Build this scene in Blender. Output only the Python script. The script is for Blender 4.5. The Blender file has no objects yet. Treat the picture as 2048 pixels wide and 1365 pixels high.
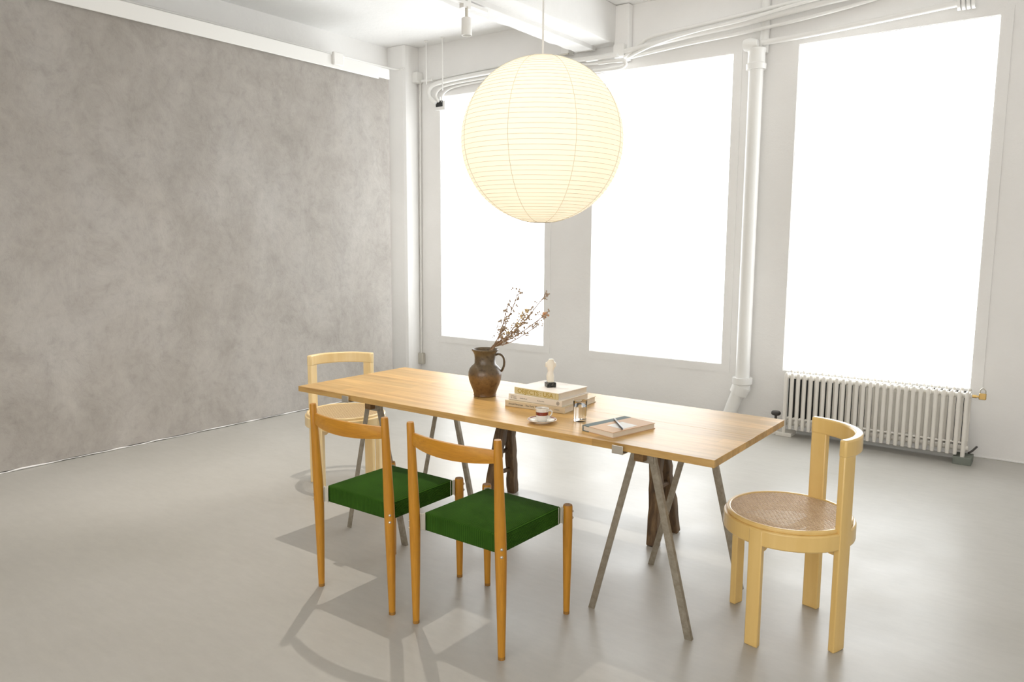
import bpy, bmesh, math, random
from mathutils import Vector, Matrix
PI = math.pi
SC = bpy.context.scene
COL = SC.collection

# ------------------------------------------------------------------ camera
YAW, PITCH, ROLL, CAMH, FPX = 0.6397, 0.1269, 0.0055, 1.4592, 1523.6
cd = bpy.data.cameras.new('camera'); cam = bpy.data.objects.new('camera', cd); COL.objects.link(cam)
cy, sy, cp, sp = math.cos(YAW), math.sin(YAW), math.cos(PITCH), math.sin(PITCH)
F = Vector((-sy*cp, cy*cp, -sp)); R = Vector((cy, sy, 0)); U = R.cross(F)
cr, sr = math.cos(ROLL), math.sin(ROLL)
R2 = cr*R + sr*U; U2 = -sr*R + cr*U
M = Matrix((R2, U2, -F)).transposed().to_4x4(); M.translation = (0, 0, CAMH)
cam.matrix_world = M
cd.sensor_width = 36; cd.lens = FPX*36/2048; cd.clip_start = .05
SC.camera = cam
SC.view_settings.view_transform = 'Standard'; SC.view_settings.look = 'None'
SC.view_settings.exposure = 0.0; SC.view_settings.gamma = 1.0
SC.cycles.max_bounces = 10; SC.cycles.diffuse_bounces = 5; SC.cycles.transparent_max_bounces = 12
SC.cycles.use_denoising = True
SC.cycles.sample_clamp_indirect = 4.0

# ------------------------------------------------------------------ world and lights
WORLD_STRENGTH = 0.98
WINDOW_STRENGTH = 5.0
REAR_FILL_STRENGTH = 4.8
SPOT_POWER = 115
WASH_POWER = 120
BULB_POWER = 3.4
w = bpy.data.worlds.new('world'); SC.world = w; w.use_nodes = True
bg = w.node_tree.nodes['Background']
bg.inputs[0].default_value = (1.0, 0.96, 0.90, 1); bg.inputs[1].default_value = WORLD_STRENGTH

SPOT_AT = Vector((-3.19, 2.94, 2.83))
ld = bpy.data.lights.new('spotlight', 'SPOT'); ld.energy = SPOT_POWER; ld.color = (1, .93, .84)
ld.spot_size = math.radians(108); ld.spot_blend = 1.0; ld.shadow_soft_size = .012
lo = bpy.data.objects.new('spotlight_beam', ld); COL.objects.link(lo); lo.location = SPOT_AT
lo.rotation_euler = (Vector((-3.0, 2.6, 0)) - SPOT_AT).to_track_quat('-Z', 'Y').to_euler()

WASH_AT = Vector((-3.30, 2.25, 3.30)); WASH_AIM = Vector((-5.37, 2.40, .55))
l2 = bpy.data.lights.new('wall_washer', 'SPOT'); l2.energy = WASH_POWER; l2.color = (1, .95, .90)
l2.spot_size = math.radians(67); l2.spot_blend = .65; l2.shadow_soft_size = .05
lo2 = bpy.data.objects.new('wall_washer_beam', l2); COL.objects.link(lo2); lo2.location = WASH_AT
lo2.rotation_euler = (WASH_AIM - WASH_AT).to_track_quat('-Z', 'Y').to_euler()

# ------------------------------------------------------------------ mesh helpers
class MB:
    def __init__(s): s.bm = bmesh.new()
    def box(s, x0, x1, y0, y1, z0, z1, m=None):
        vs = [s.bm.verts.new((x, y, z)) for z in (z0, z1) for x, y in ((x0, y0), (x1, y0), (x1, y1), (x0, y1))]
        if m is not None:
            for v in vs: v.co = m @ v.co
        for f in ((0, 3, 2, 1), (4, 5, 6, 7), (0, 1, 5, 4), (1, 2, 6, 5), (2, 3, 7, 6), (3, 0, 4, 7)):
            s.bm.faces.new([vs[i] for i in f])
        return s
    def rings(s, rings, closed=False, caps=True, smooth=True):
        vr = [[s.bm.verts.new(p) for p in r] for r in rings]
        n = len(vr[0]); k = len(vr)
        for i in range(k if closed else k-1):
            a, b = vr[i], vr[(i+1) % k]
            for j in range(n):
                f = s.bm.faces.new((a[j], a[(j+1) % n], b[(j+1) % n], b[j])); f.smooth = smooth
        if caps and not closed:
            s.bm.faces.new(vr[0][::-1]); s.bm.faces.new(vr[-1])
        return s
    def tube(s, pts, rad, n=10, smooth=True, caps=True, prof=None):
        pts = [Vector(p) for p in pts]
        if not isinstance(rad, (list, tuple)): rad = [rad]*len(pts)
        rings = []; up = None
        for i, p in enumerate(pts):
            t = (pts[min(i+1, len(pts)-1)] - pts[max(i-1, 0)]).normalized()
            if up is None:
                a = Vector((0, 0, 1)) if abs(t.z) < .9 else Vector((0, 1, 0))
                up = (a - t*a.dot(t)).normalized()
            else:
                up = (up - t*up.dot(t)).normalized()
            side = t.cross(up)
            if prof: rings.append([p + side*(q[0]*rad[i]) + up*(q[1]*rad[i]) for q in prof])
            else: rings.append([p + (side*math.cos(2*PI*j/n) + up*math.sin(2*PI*j/n))*rad[i] for j in range(n)])
        return s.rings(rings, caps=caps, smooth=smooth)
    def lathe(s, prof, n=32, cx=0, cy=0, caps=False, closed=False):
        return s.rings([[Vector((cx + r*math.cos(2*PI*j/n), cy + r*math.sin(2*PI*j/n), z)) for j in range(n)] for r, z in prof], caps=caps, closed=closed)
    def arc(s, ro, ri, a0, a1, z0, z1, n=24, full=False):
        secs = []
        for i in range(n if full else n+1):
            a = math.radians(a0 + (a1-a0)*i/n); c_, s_ = math.cos(a), math.sin(a)
            secs.append([Vector((ro*c_, ro*s_, z0)), Vector((ro*c_, ro*s_, z1)), Vector((ri*c_, ri*s_, z1)), Vector((ri*c_, ri*s_, z0))])
        return s.rings(secs, closed=full, smooth=True)
    def prism(s, poly, z0, z1, m=None):
        a = [Vector((x, y, z0)) for x, y in poly]; b = [Vector((x, y, z1)) for x, y in poly]
        if m is not None: a = [m @ v for v in a]; b = [m @ v for v in b]
        return s.rings([a, b], smooth=False)
    def build(s, name, mat, parent=None, bevel=0, seg=2):
        bmesh.ops.recalc_face_normals(s.bm, faces=s.bm.faces)
        me = bpy.data.meshes.new(name); s.bm.to_mesh(me); s.bm.free()
        if any(p.use_smooth for p in me.polygons):
            try: me.set_sharp_from_angle(angle=math.radians(38))
            except Exception: pass
        for m_ in (mat if isinstance(mat, (list, tuple)) else [mat]): me.materials.append(m_)
        o = bpy.data.objects.new(name, me); COL.objects.link(o)
        if parent is not None: o.parent = parent
        if bevel:
            b = o.modifiers.new('bevel', 'BEVEL'); b.width = bevel; b.segments = seg; b.limit_method = 'ANGLE'; b.angle_limit = math.radians(40)
            for p in me.polygons: p.use_smooth = True
            b.harden_normals = False
            try: me.set_sharp_from_angle(angle=math.radians(38))
            except Exception: pass
        return o

def tag(o, label, cat, group=None):
    o['label'] = label; o['category'] = cat
    if group: o['group'] = group
    return o
def thing(name, label, cat, loc=(0, 0, 0), rz=0, group=None):
    o = bpy.data.objects.new(name, None); COL.objects.link(o); o.empty_display_size = .1
    o.location = loc; o.rotation_euler = (0, 0, rz)
    return tag(o, label, cat, group)
def struct(o, label=None):
    o['kind'] = 'structure'
    if label: o['label'] = label
    return o
def copy_tree(o, parent=None):
    c = o.copy(); COL.objects.link(c)
    if parent is not None: c.parent = parent
    for ch in list(o.children): copy_tree(ch, c)
    return c
def lettering(text, size, mat, parent, m, name='lettering', depth=.0004, bold=0.0, squeeze=1.0, fit=None):
    cu = bpy.data.curves.new('text', 'FONT'); cu.body = text; cu.size = size; cu.extrude = depth; cu.offset = bold
    t = bpy.data.objects.new('text', cu); COL.objects.link(t)
    dg = bpy.context.evaluated_depsgraph_get(); me = bpy.data.meshes.new_from_object(t.evaluated_get(dg))
    bpy.data.objects.remove(t); bpy.data.curves.remove(cu)
    if fit: squeeze = fit/(max(v.co.x for v in me.vertices)-min(v.co.x for v in me.vertices))
    me.transform(m @ Matrix.Diagonal((squeeze, 1, 1, 1))); me.materials.clear(); me.materials.append(mat)
    o = bpy.data.objects.new(name, me); COL.objects.link(o); o.parent = parent
    return o

# ------------------------------------------------------------------ materials
def mat(name, col, rough=.5, metal=0, spec=.5, coat=0, coat_rough=.1):
    m = bpy.data.materials.new(name); m.use_nodes = True; b = m.node_tree.nodes['Principled BSDF']
    b.inputs['Base Color'].default_value = (*col, 1); b.inputs['Roughness'].default_value = rough
    b.inputs['Metallic'].default_value = metal; b.inputs['Specular IOR Level'].default_value = spec
    b.inputs['Coat Weight'].default_value = coat; b.inputs['Coat Roughness'].default_value = coat_rough
    return m
def N(m, t, **kw):
    n = m.node_tree.nodes.new(t)
    for k, v in kw.items(): setattr(n, k, v)
    return n
def L(m, a, b): m.node_tree.links.new(a, b)
def noise(m, scale=(1, 1, 1), sc=5, det=4, rough=.55, dist=0, coord='Object', rot=(0, 0, 0)):
    tc = N(m, 'ShaderNodeTexCoord'); mp = N(m, 'ShaderNodeMapping'); mp.inputs['Scale'].default_value = scale; mp.inputs['Rotation'].default_value = rot
    n = N(m, 'ShaderNodeTexNoise'); n.inputs['Scale'].default_value = sc; n.inputs['Detail'].default_value = det
    n.inputs['Roughness'].default_value = rough; n.inputs['Distortion'].default_value = dist
    L(m, tc.outputs[coord], mp.inputs[0]); L(m, mp.outputs[0], n.inputs[0]); return n.outputs[0]
def ramp(m, fac, stops):
    r = N(m, 'ShaderNodeValToRGB'); e = r.color_ramp.elements
    while len(e) < len(stops): e.new(.5)
    for i, (p, c) in enumerate(stops):
        e[i].position = p; e[i].color = (*c, 1) if len(c) == 3 else c
    L(m, fac, r.inputs[0]); return r.outputs[0]
def mix(m, fac, a, b, mode='MIX'):
    n = N(m, 'ShaderNodeMix', data_type='RGBA', blend_type=mode)
    for inp, v in ((n.inputs[0], fac), (n.inputs[6], a), (n.inputs[7], b)):
        if hasattr(v, 'is_output') or isinstance(v, bpy.types.NodeSocket): L(m, v, inp)
        else: inp.default_value = v if isinstance(v, float) else (*v, 1)
    return n.outputs[2]
def bump(m, h, strength=.2, dist=.01):
    n = N(m, 'ShaderNodeBump'); n.inputs['Strength'].default_value = strength; n.inputs['Distance'].default_value = dist
    L(m, h, n.inputs['Height']); L(m, n.outputs[0], m.node_tree.nodes['Principled BSDF'].inputs['Normal'])
def base(m, c): L(m, c, m.node_tree.nodes['Principled BSDF'].inputs['Base Color'])
def prog(m, key, s): L(m, s, m.node_tree.nodes['Principled BSDF'].inputs[key])

def plaster(name, c0, c1, rough=.7, bs=.25):
    m = mat(name, c0, rough, spec=.3)
    n1 = noise(m, sc=1.3, det=6); base(m, ramp(m, n1, [(.35, c0), (.65, c1)]))
    n2 = noise(m, sc=9, det=8, rough=.65); bump(m, n2, bs, .02); return m
M_WHITE = plaster('white_wall_paint', (.85, .838, .818), (.89, .88, .862))
M_CEIL = plaster('ceiling_paint', (.86, .855, .84), (.90, .895, .88), bs=.35)
M_TRIM = mat('white_trim_paint', (.84, .83, .80), .45)
M_PIPE = mat('white_pipe_paint', (.84, .83, .80), .35)
bump(M_PIPE, noise(M_PIPE, sc=25, det=4), .15, .004)

# concrete partition
M_CONC = mat('grey_concrete_plaster', (.4, .38, .35), .62, spec=.3)
a = noise(M_CONC, (1, 1, .8), 1.1, 8, .62, .6); b_ = noise(M_CONC, (1, 1.0, .8), 3.6, 10, .72, .5); c_ = noise(M_CONC, (1, 1, 1), 14, 6, .7, .5)
ca = ramp(M_CONC, a, [(.30, (.335, .307, .275)), (.52, (.385, .357, .325)), (.72, (.44, .416, .388))])
cb = ramp(M_CONC, b_, [(.34, (.86, .855, .85)), (.5, (1, 1, 1)), (.66, (1.10, 1.10, 1.10))])
cc = ramp(M_CONC, c_, [(.30, (.88, .88, .875)), (.48, (1, 1, 1)), (.72, (1.07, 1.07, 1.07))])
base(M_CONC, mix(M_CONC, 1.0, mix(M_CONC, .8, ca, cb, 'MULTIPLY'), cc, 'MULTIPLY')); bump(M_CONC, b_, .35, .02)

# floor
M_FLOOR = mat('poured_resin_floor', (.5, .48, .45), .33, spec=.42)
a = noise(M_FLOOR, sc=.7, det=6, rough=.6, dist=.4); b_ = noise(M_FLOOR, (1, 3, 1), 9, 8, .7)
fa = ramp(M_FLOOR, a, [(.3, (.425, .408, .368)), (.7, (.485, .468, .432))]); fb = ramp(M_FLOOR, b_, [(.3, (.95, .95, .95)), (.7, (1.04, 1.04, 1.04))])
base(M_FLOOR, mix(M_FLOOR, 1.0, fa, fb, 'MULTIPLY'))
prog(M_FLOOR, 'Roughness', ramp(M_FLOOR, noise(M_FLOOR, sc=2.5, det=6), [(.3, (.30,)*3), (.7, (.42,)*3)])); bump(M_FLOOR, b_, .04, .004)

def wood(name, cols, stretch=(1, 14, 14), sc=2.2, rough=.4, coat=0, fine=60, bs=.08):
    m = mat(name, cols[1], rough, coat=coat, coat_rough=.15)
    a = noise(m, stretch, sc, 6, .6, .8); f = noise(m, tuple(x*1.0 for x in stretch), sc*6, 4, .6)
    ca = ramp(m, a, [(.3, cols[0]), (.5, cols[1]), (.72, cols[2])]); cf = ramp(m, f, [(.3, (.86,)*3), (.6, (1, 1, 1))])
    base(m, mix(m, 1.0, ca, cf, 'MULTIPLY')); bump(m, f, bs, .002); return m
# oak top in staves
M_TOP = mat('oiled_oak', (.6, .36, .16), .37, spec=.42)
tc = N(M_TOP, 'ShaderNodeTexCoord'); mp = N(M_TOP, 'ShaderNodeMapping'); mp.inputs['Scale'].default_value = (1, 1, 1)
br = N(M_TOP, 'ShaderNodeTexBrick'); br.offset = .37; br.inputs['Scale'].default_value = 1; br.inputs['Brick Width'].default_value = .62; br.inputs['Row Height'].default_value = .078
br.inputs['Mortar Size'].default_value = .0004; br.inputs['Color1'].default_value = (.86, .86, .86, 1); br.inputs['Color2'].default_value = (1.1, 1.08, 1.06, 1); br.inputs['Mortar'].default_value = (.75, .7, .65, 1)
L(M_TOP, tc.outputs['Object'], mp.inputs[0]); L(M_TOP, mp.outputs[0], br.inputs[0])
a = noise(M_TOP, (1, 13, 13), 2.0, 7, .62, 1.0); f = noise(M_TOP, (1, 16, 16), 14, 4, .6)
ca = ramp(M_TOP, a, [(.28, (.46, .255, .075)), (.5, (.60, .37, .125)), (.72, (.70, .46, .18))])
cf = ramp(M_TOP, f, [(.3, (.90,)*3), (.6, (1, 1, 1))])
base(M_TOP, mix(M_TOP, 1.0, mix(M_TOP, 1.0, ca, br.outputs[0], 'MULTIPLY'), cf, 'MULTIPLY')); bump(M_TOP, f, .05, .001)
M_CHAIRWOOD = wood('honey_beech', [(.46, .195, .012), (.54, .24, .016), (.60, .28, .028)], (16, 16, 1.2), 2.0, .42, .0)
M_SLAT = wood('honey_beech_slat', [(.48, .20, .012), (.56, .25, .016), (.62, .295, .028)], (1.2, 16, 16), 2.0, .42, .0)
M_WORN = wood('worn_beech_end', [(.20, .09, .02), (.34, .16, .025), (.45, .22, .04)], (16, 16, 3), 6, .6)
M_DARKWOOD = wood('old_dark_wood', [(.045, .026, .012), (.12, .07, .03), (.24, .15, .07)], (12, 12, 1.0), 3.2, .65, 0, bs=.5)
M_BEAM = wood('stained_pine', [(.10, .05, .015), (.20, .11, .035), (.28, .16, .06)], (14, 1, 14), 2, .5)
M_YELLOW = mat('pale_yellow_lacquer', (.72, .46, .145), .30, coat=.3, coat_rough=.12)
base(M_YELLOW, ramp(M_YELLOW, noise(M_YELLOW, (8, 8, 1), 3, 5), [(.3, (.74, .50, .17)), (.7, (.80, .56, .21))]))
M_YELLOW_LIT = mat('yellow_lacquer_lightened', (.80, .60, .29), .32, coat=.3, coat_rough=.12)  # same finish as the right chair, lightened for the light falling on it
base(M_YELLOW_LIT, ramp(M_YELLOW_LIT, noise(M_YELLOW_LIT, (8, 8, 1), 3, 5), [(.3, (.78, .57, .27)), (.7, (.86, .67, .36))]))
M_CANE = mat('woven_cane', (.62, .42, .25), .45)
base(M_CANE, ramp(M_CANE, noise(M_CANE, sc=60, det=3), [(.3, (.66, .47, .28)), (.7, (.82, .64, .43))]))
M_CANE_LIT = mat('woven_cane_lightened', (.72, .55, .32), .5)  # the right chair's cane with its lighter lighting put into the colour
M_STEEL = mat('brushed_raw_steel', (.33, .31, .28), .42, metal=.55)
base(M_STEEL, ramp(M_STEEL, noise(M_STEEL, (3, 3, 3), 12, 8, .7), [(.3, (.25, .22, .165)), (.7, (.43, .385, .31))]))
M_NICKEL = mat('satin_nickel', (.62, .59, .52), .34, metal=.8)
M_BRASS = mat('brass', (.62, .42, .16), .3, metal=.9)
M_DARKMETAL = mat('dark_cast_iron', (.06, .055, .05), .45, metal=.4)
M_RAD = mat('radiator_enamel', (.80, .77, .71), .35)
M_BLOCK = mat('grey_green_cement', (.20, .22, .19), .8)
bump(M_BLOCK, noise(M_BLOCK, sc=60), .4, .004)

# green corduroy: ribs run front to back over the seat and down its rear, and wrap along the sides
M_CORD = mat('green_corduroy', (.03, .10, .02), .9, spec=.04)
M_CORD.node_tree.nodes['Principled BSDF'].inputs['Sheen Weight'].default_value = .03
M_CORD.node_tree.nodes['Principled BSDF'].inputs['Sheen Tint'].default_value = (.35, .6, .2, 1)
tc = N(M_CORD, 'ShaderNodeTexCoord'); sx = N(M_CORD, 'ShaderNodeSeparateXYZ'); L(M_CORD, tc.outputs['Object'], sx.inputs[0])
sn = N(M_CORD, 'ShaderNodeSeparateXYZ'); L(M_CORD, tc.outputs['Normal'], sn.inputs[0])
ab = N(M_CORD, 'ShaderNodeMath', operation='ABSOLUTE'); L(M_CORD, sn.outputs[0], ab.inputs[0])
gt = N(M_CORD, 'ShaderNodeMath', operation='GREATER_THAN'); L(M_CORD, ab.outputs[0], gt.inputs[0]); gt.inputs[1].default_value = .7
ml = N(M_CORD, 'ShaderNodeMath', operation='MULTIPLY'); L(M_CORD, gt.outputs[0], ml.inputs[0]); L(M_CORD, sx.outputs[2], ml.inputs[1])
ad = N(M_CORD, 'ShaderNodeMath', operation='ADD'); L(M_CORD, sx.outputs[0], ad.inputs[0]); L(M_CORD, ml.outputs[0], ad.inputs[1])
fr = N(M_CORD, 'ShaderNodeMath', operation='MULTIPLY'); L(M_CORD, ad.outputs[0], fr.inputs[0]); fr.inputs[1].default_value = 2*PI/.0048
sn2 = N(M_CORD, 'ShaderNodeMath', operation='SINE'); L(M_CORD, fr.outputs[0], sn2.inputs[0])
mr = N(M_CORD, 'ShaderNodeMapRange'); L(M_CORD, sn2.outputs[0], mr.inputs[0]); mr.inputs[1].default_value = -1; mr.inputs[2].default_value = 1
cr_ = ramp(M_CORD, mr.outputs[0], [(.0, (.006, .024, .003)), (.45, (.036, .105, .012)), (1, (.058, .15, .018))])
nz = ramp(M_CORD, noise(M_CORD, (1, 1, 1), 9, 4), [(.3, (.85,)*3), (.7, (1.12,)*3)])
base(M_CORD, mix(M_CORD, 1.0, cr_, nz, 'MULTIPLY')); bump(M_CORD, mr.outputs[0], .7, .002)

M_JAR = mat('brown_glazed_stoneware', (.10, .06, .03), .38, coat=.25, coat_rough=.2)
tc = N(M_JAR, 'ShaderNodeTexCoord'); sx = N(M_JAR, 'ShaderNodeSeparateXYZ'); L(M_JAR, tc.outputs['Object'], sx.inputs[0])
ad = N(M_JAR, 'ShaderNodeMath', operation='MULTIPLY_ADD'); L(M_JAR, noise(M_JAR, sc=22, det=6), ad.inputs[0]); ad.inputs[1].default_value = .10; L(M_JAR, sx.outputs[2], ad.inputs[2])
glz = ramp(M_JAR, ad.outputs[0], [(.10, (.145, .075, .024)), (.145, (.18, .10, .034)), (.17, (.11, .072, .034)), (.23, (.11, .078, .040))])
spk = ramp(M_JAR, noise(M_JAR, sc=55, det=6, rough=.75), [(.36, (.55, .5, .45)), (.48, (1, 1, 1)), (.7, (1.2, 1.15, 1.1))])
base(M_JAR, mix(M_JAR, 1.0, glz, spk, 'MULTIPLY')); bump(M_JAR, noise(M_JAR, (1, 1, 6), 14, 5), .25, .004)
M_STEM = mat('dried_stem', (.30, .19, .11), .8)
M_BUD = mat('dried_bud', (.42, .34, .26), .8)
M_BUDPALE = mat('pale_dried_blossom', (.62, .48, .27), .8)
M_BUDROSE = mat('rosy_dried_blossom', (.55, .30, .16), .8)
M_CREAM = mat('cream_cloth_cover', (.84, .78, .72), .55)
M_PAGES = mat('page_block', (.78, .70, .58), .8)
tc = N(M_PAGES, 'ShaderNodeTexCoord'); wv = N(M_PAGES, 'ShaderNodeTexWave', wave_type='BANDS', bands_direction='Z'); wv.inputs['Scale'].default_value = 260; L(M_PAGES, tc.outputs['Object'], wv.inputs[0])
base(M_PAGES, ramp(M_PAGES, wv.outputs[1], [(0, (.70, .61, .49)), (1, (.84, .77, .66))]))
M_SPINE1 = mat('straw_spine_cloth', (.66, .56, .30), .6)
M_GOLDINK = mat('mustard_ink', (.46, .33, .07), .6)
M_BOOK2 = mat('ivory_jacket', (.80, .73, .62), .45)
M_BOOK3 = mat('sand_jacket', (.66, .55, .37), .5)
M_GREYINK = mat('grey_ink', (.28, .25, .20), .7)
M_DARKINK = mat('black_ink', (.05, .045, .035), .7)
M_MARBLE = mat('black_marble', (.02, .02, .02), .2)
base(M_MARBLE, ramp(M_MARBLE, noise(M_MARBLE, sc=70, det=5, dist=1), [(.45, (.012, .012, .01)), (.62, (.03, .03, .026)), (.72, (.4, .38, .33))]))
M_ALAB = mat('alabaster', (.86, .80, .68), .35)
M_ALAB.node_tree.nodes['Principled BSDF'].inputs['Subsurface Weight'].default_value = .25
M_ALAB.node_tree.nodes['Principled BSDF'].inputs['Subsurface Radius'].default_value = (.01, .008, .006)
M_PORC = mat('glazed_porcelain', (.80, .77, .70), .15, coat=.5, coat_rough=.05)
M_MAROON = mat('maroon_glaze', (.22, .035, .015), .2, coat=.5)
M_COFFEE = mat('milky_coffee', (.45, .33, .22), .2)
M_NBCOVER = mat('tan_card_cover', (.66, .44, .27), .6)
M_NBTEAL = mat('slate_teal_cloth', (.13, .17, .17), .7)
M_PAPERLABEL = mat('white_paper_label', (.85, .83, .80), .6)
M_PEN = mat('black_pen_barrel', (.015, .015, .02), .25)
M_BLACK = mat('flat_black', (.02, .02, .02), .7)

def glassm(name, col=(1, 1, 1), ior=1.45):
    m = bpy.data.materials.new(name); m.use_nodes = True; b = m.node_tree.nodes['Principled BSDF']
    b.inputs['Base Color'].default_value = (*col, 1); b.inputs['Roughness'].default_value = 0; b.inputs['Transmission Weight'].default_value = 1; b.inputs['IOR'].default_value = ior
    return m
M_GLASS = glassm('clear_glass', ior=1.3); M_WATER = glassm('water', (.98, 1, 1), 1.33)
def emis(name, col, s):
    m = bpy.data.materials.new(name); m.use_nodes = True; nt = m.node_tree; nt.nodes.clear()
    e = nt.nodes.new('ShaderNodeEmission'); e.inputs[0].default_value = (*col, 1); e.inputs[1].default_value = s
    o = nt.nodes.new('ShaderNodeOutputMaterial'); nt.links.new(e.outputs[0], o.inputs[0]); return m
M_PANE = emis('backlit_daylight_pane', (.955, .985, 1.0), WINDOW_STRENGTH)
M_FILLPANE = emis('rear_fill_pane', (1.0, .965, .935), REAR_FILL_STRENGTH)  # emission for the added fill panes behind the camera
M_BULB = emis('lit_bulb', (1, .86, .62), 22)
M_PAPER = bpy.data.materials.new('washi_paper'); M_PAPER.use_nodes = True
nt = M_PAPER.node_tree; nt.nodes.clear()
o_ = nt.nodes.new('ShaderNodeOutputMaterial'); d_ = nt.nodes.new('ShaderNodeBsdfDiffuse'); t_ = nt.nodes.new('ShaderNodeBsdfTranslucent')
d_.inputs[0].default_value = (.93, .90, .83, 1); t_.inputs[0].default_value = (.97, .935, .85, 1)
mx = nt.nodes.new('ShaderNodeMixShader'); mx.inputs[0].default_value = .55
e_ = nt.nodes.new('ShaderNodeEmission'); e_.inputs[0].default_value = (1, .90, .70, 1); e_.inputs[1].default_value = .14
ad_ = nt.nodes.new('ShaderNodeAddShader')
nt.links.new(d_.outputs[0], mx.inputs[1]); nt.links.new(t_.outputs[0], mx.inputs[2]); nt.links.new(mx.outputs[0], ad_.inputs[0]); nt.links.new(e_.outputs[0], ad_.inputs[1]); nt.links.new(ad_.outputs[0], o_.inputs[0])
M_RIB = mat('split_bamboo', (.74, .70, .60), .6)

# ------------------------------------------------------------------ room
XL, XR, YB, YF, ZC = -6.05, 2.6, 6.10, -3.2, 3.50
struct(MB().box(XL-.2, XR+.2, YF, YB+.35, -.12, 0).build('floor', M_FLOOR))
struct(MB().box(XL-.2, XR+.2, YF, YB+.35, ZC, ZC+.15).build('ceiling', M_CEIL))
struct(MB().box(XL-.2, XL, YF, YB+.35, 0, ZC).build('wall_left', M_WHITE))
struct(MB().box(XR, XR+.2, YF, YB+.35, 0, ZC).build('wall_right', M_WHITE))
b = MB(); RFILL = [(-2.8, -1.1), (-.6, 1.1), (1.5, 2.45)]
b.box(XL-.2, XR+.2, YF-.3, YF, 0, .7); b.box(XL-.2, XR+.2, YF-.3, YF, 2.9, ZC)
xs = [XL-.2] + [x for p in RFILL for x in p] + [XR+.2]
for i in range(0, len(xs), 2): b.box(xs[i], xs[i+1], YF-.3, YF, .7, 2.9)
struct(b.build('wall_front', M_WHITE))
for i, (x0, x1) in enumerate(RFILL): struct(MB().box(x0, x1, YF-.03, YF-.012, .7, 2.9).build('window_%d' % (i+4), M_FILLPANE))  # added glowing panes, unseen, as frontal fill from behind the camera
WZ0, WZ1 = .4745, 2.9646
WINS = [(-5.477, -4.157), (-3.628, -2.357), (-1.841, -.558)]
b = MB()
b.box(XL, XR, YB, YB+.3, 0, WZ0); b.box(XL, XR, YB, YB+.3, WZ1, ZC)
xs = [XL] + [x for p in WINS for x in p] + [XR]
for i in range(0, len(xs), 2): b.box(xs[i], xs[i+1], YB, YB+.3, WZ0, WZ1)
struct(b.build('wall_back', M_WHITE))
for i, (x0, x1) in enumerate(WINS):
    b = MB().box(x0, x1, YB+.012, YB+.03, WZ0, WZ1)
    wo = struct(b.build('window_%d' % (i+1), M_PANE))
    f = MB(); t = .035
    x0f, x1f, z0f, z1f = x0-.075, x1+.075, WZ0-.07, WZ1+.05
    f.box(x0f, x0-.004, YB-.008, YB-.0005, z0f, z1f); f.box(x1+.004, x1f, YB-.008, YB-.0005, z0f, z1f)
    f.box(x0-.004, x1+.004, YB-.008, YB-.0005, z0f, WZ0-.004); f.box(x0-.004, x1+.004, YB-.008, YB-.0005, WZ1+.004, z1f)
    f.build('window_frame', M_WHITE, wo)
# grey plastered partition, proud of the side wall, with its white capping
struct(MB().box(XL+.001, -5.367, YF, 5.246, .012, 2.985).build('wall_partition', M_CONC))
random.seed(5)
b = MB(); b.box(XL+.002, -5.352, YF, 5.246, 2.985, 3.076)
b.box(-5.352, -5.342, 2.1, 5.10, 2.965, 3.076)
struct(b.build('trim_1', M_TRIM, bevel=.004))
b = MB()                              # uneven white bead along the foot of the partition
pts = []; y = YF
while y < 5.24:
    pts.append((-5.366 + random.uniform(-.002, .002), y, .006 + random.uniform(-.003, .003))); y += .09
b.tube(pts, [random.choice((.0015, .004, .006, .002, .003)) for _ in pts], 6)
struct(b.build('baseboard_left', M_WHITE))
b = MB(); pts = [(x, YB-.003, .004 + random.uniform(-.003, .003)) for x in [XL + .14*k for k in range(61)]]
b.tube(pts, [random.choice((.006, .009, .007)) for _ in pts], 6); struct(b.build('baseboard_back', M_WHITE))
# rounded corner pillar
b = MB(); b.prism([(-6.048, 5.90), (-5.83, 5.90), (-5.80, 5.915), (-5.79, 5.95), (-5.79, 6.098), (-6.048, 6.098)], .001, ZC-.002)
struct(b.build('wall_pillar', M_WHITE))
# ceiling beam running towards the camera and its cladding
random.seed(8)
b = MB()
def rough_beam(x0, x1, z0, z1, y0, y1, jit, n=26):
    rs = []
    for i in range(n+1):
        y = y0 + (y1-y0)*i/n; j = lambda: random.uniform(-jit, jit)
        rs.append([Vector((x0+j(), y, z0+j())), Vector((x1+j()*.4, y, z0+.5*j())), Vector((x1+.012, y, z0+.035)), Vector((x1+.014, y, z1)), Vector((x0-.012, y, z1)), Vector((x0-.01+j(), y, z0+.03+j()))])
    MBs = b.rings(rs, smooth=False)
M_BEAMDIMMED = plaster('beam_paint_dimmed', (.74, .73, .71), (.80, .79, .77), bs=.35)  # colour greyed to hold down the strong window light on the beam
rough_beam(-3.765, -3.40, 3.185, ZC-.002, YF+.02, 6.096, .006, 60)
struct(b.build('trim_2', M_BEAMDIMMED, bevel=.004))
b = MB()
rs = []
for i in range(41):
    y = 1.5 + (6.03-1.5)*i/40; j = random.uniform(-.008, .008)
    rs.append([Vector((-3.775+j, y, 3.155+.3*j)), Vector((-3.585, y, 3.150)), Vector((-3.585, y, 3.19)), Vector((-3.775, y, 3.19))])
b.rings(rs, smooth=False); struct(b.build('trim_3', M_BEAMDIMMED, bevel=.003))
struct(MB().box(-3.40, -3.26, 6.02, 6.098, 3.03, ZC-.002).build('trim_4', M_WHITE, bevel=.01))

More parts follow.
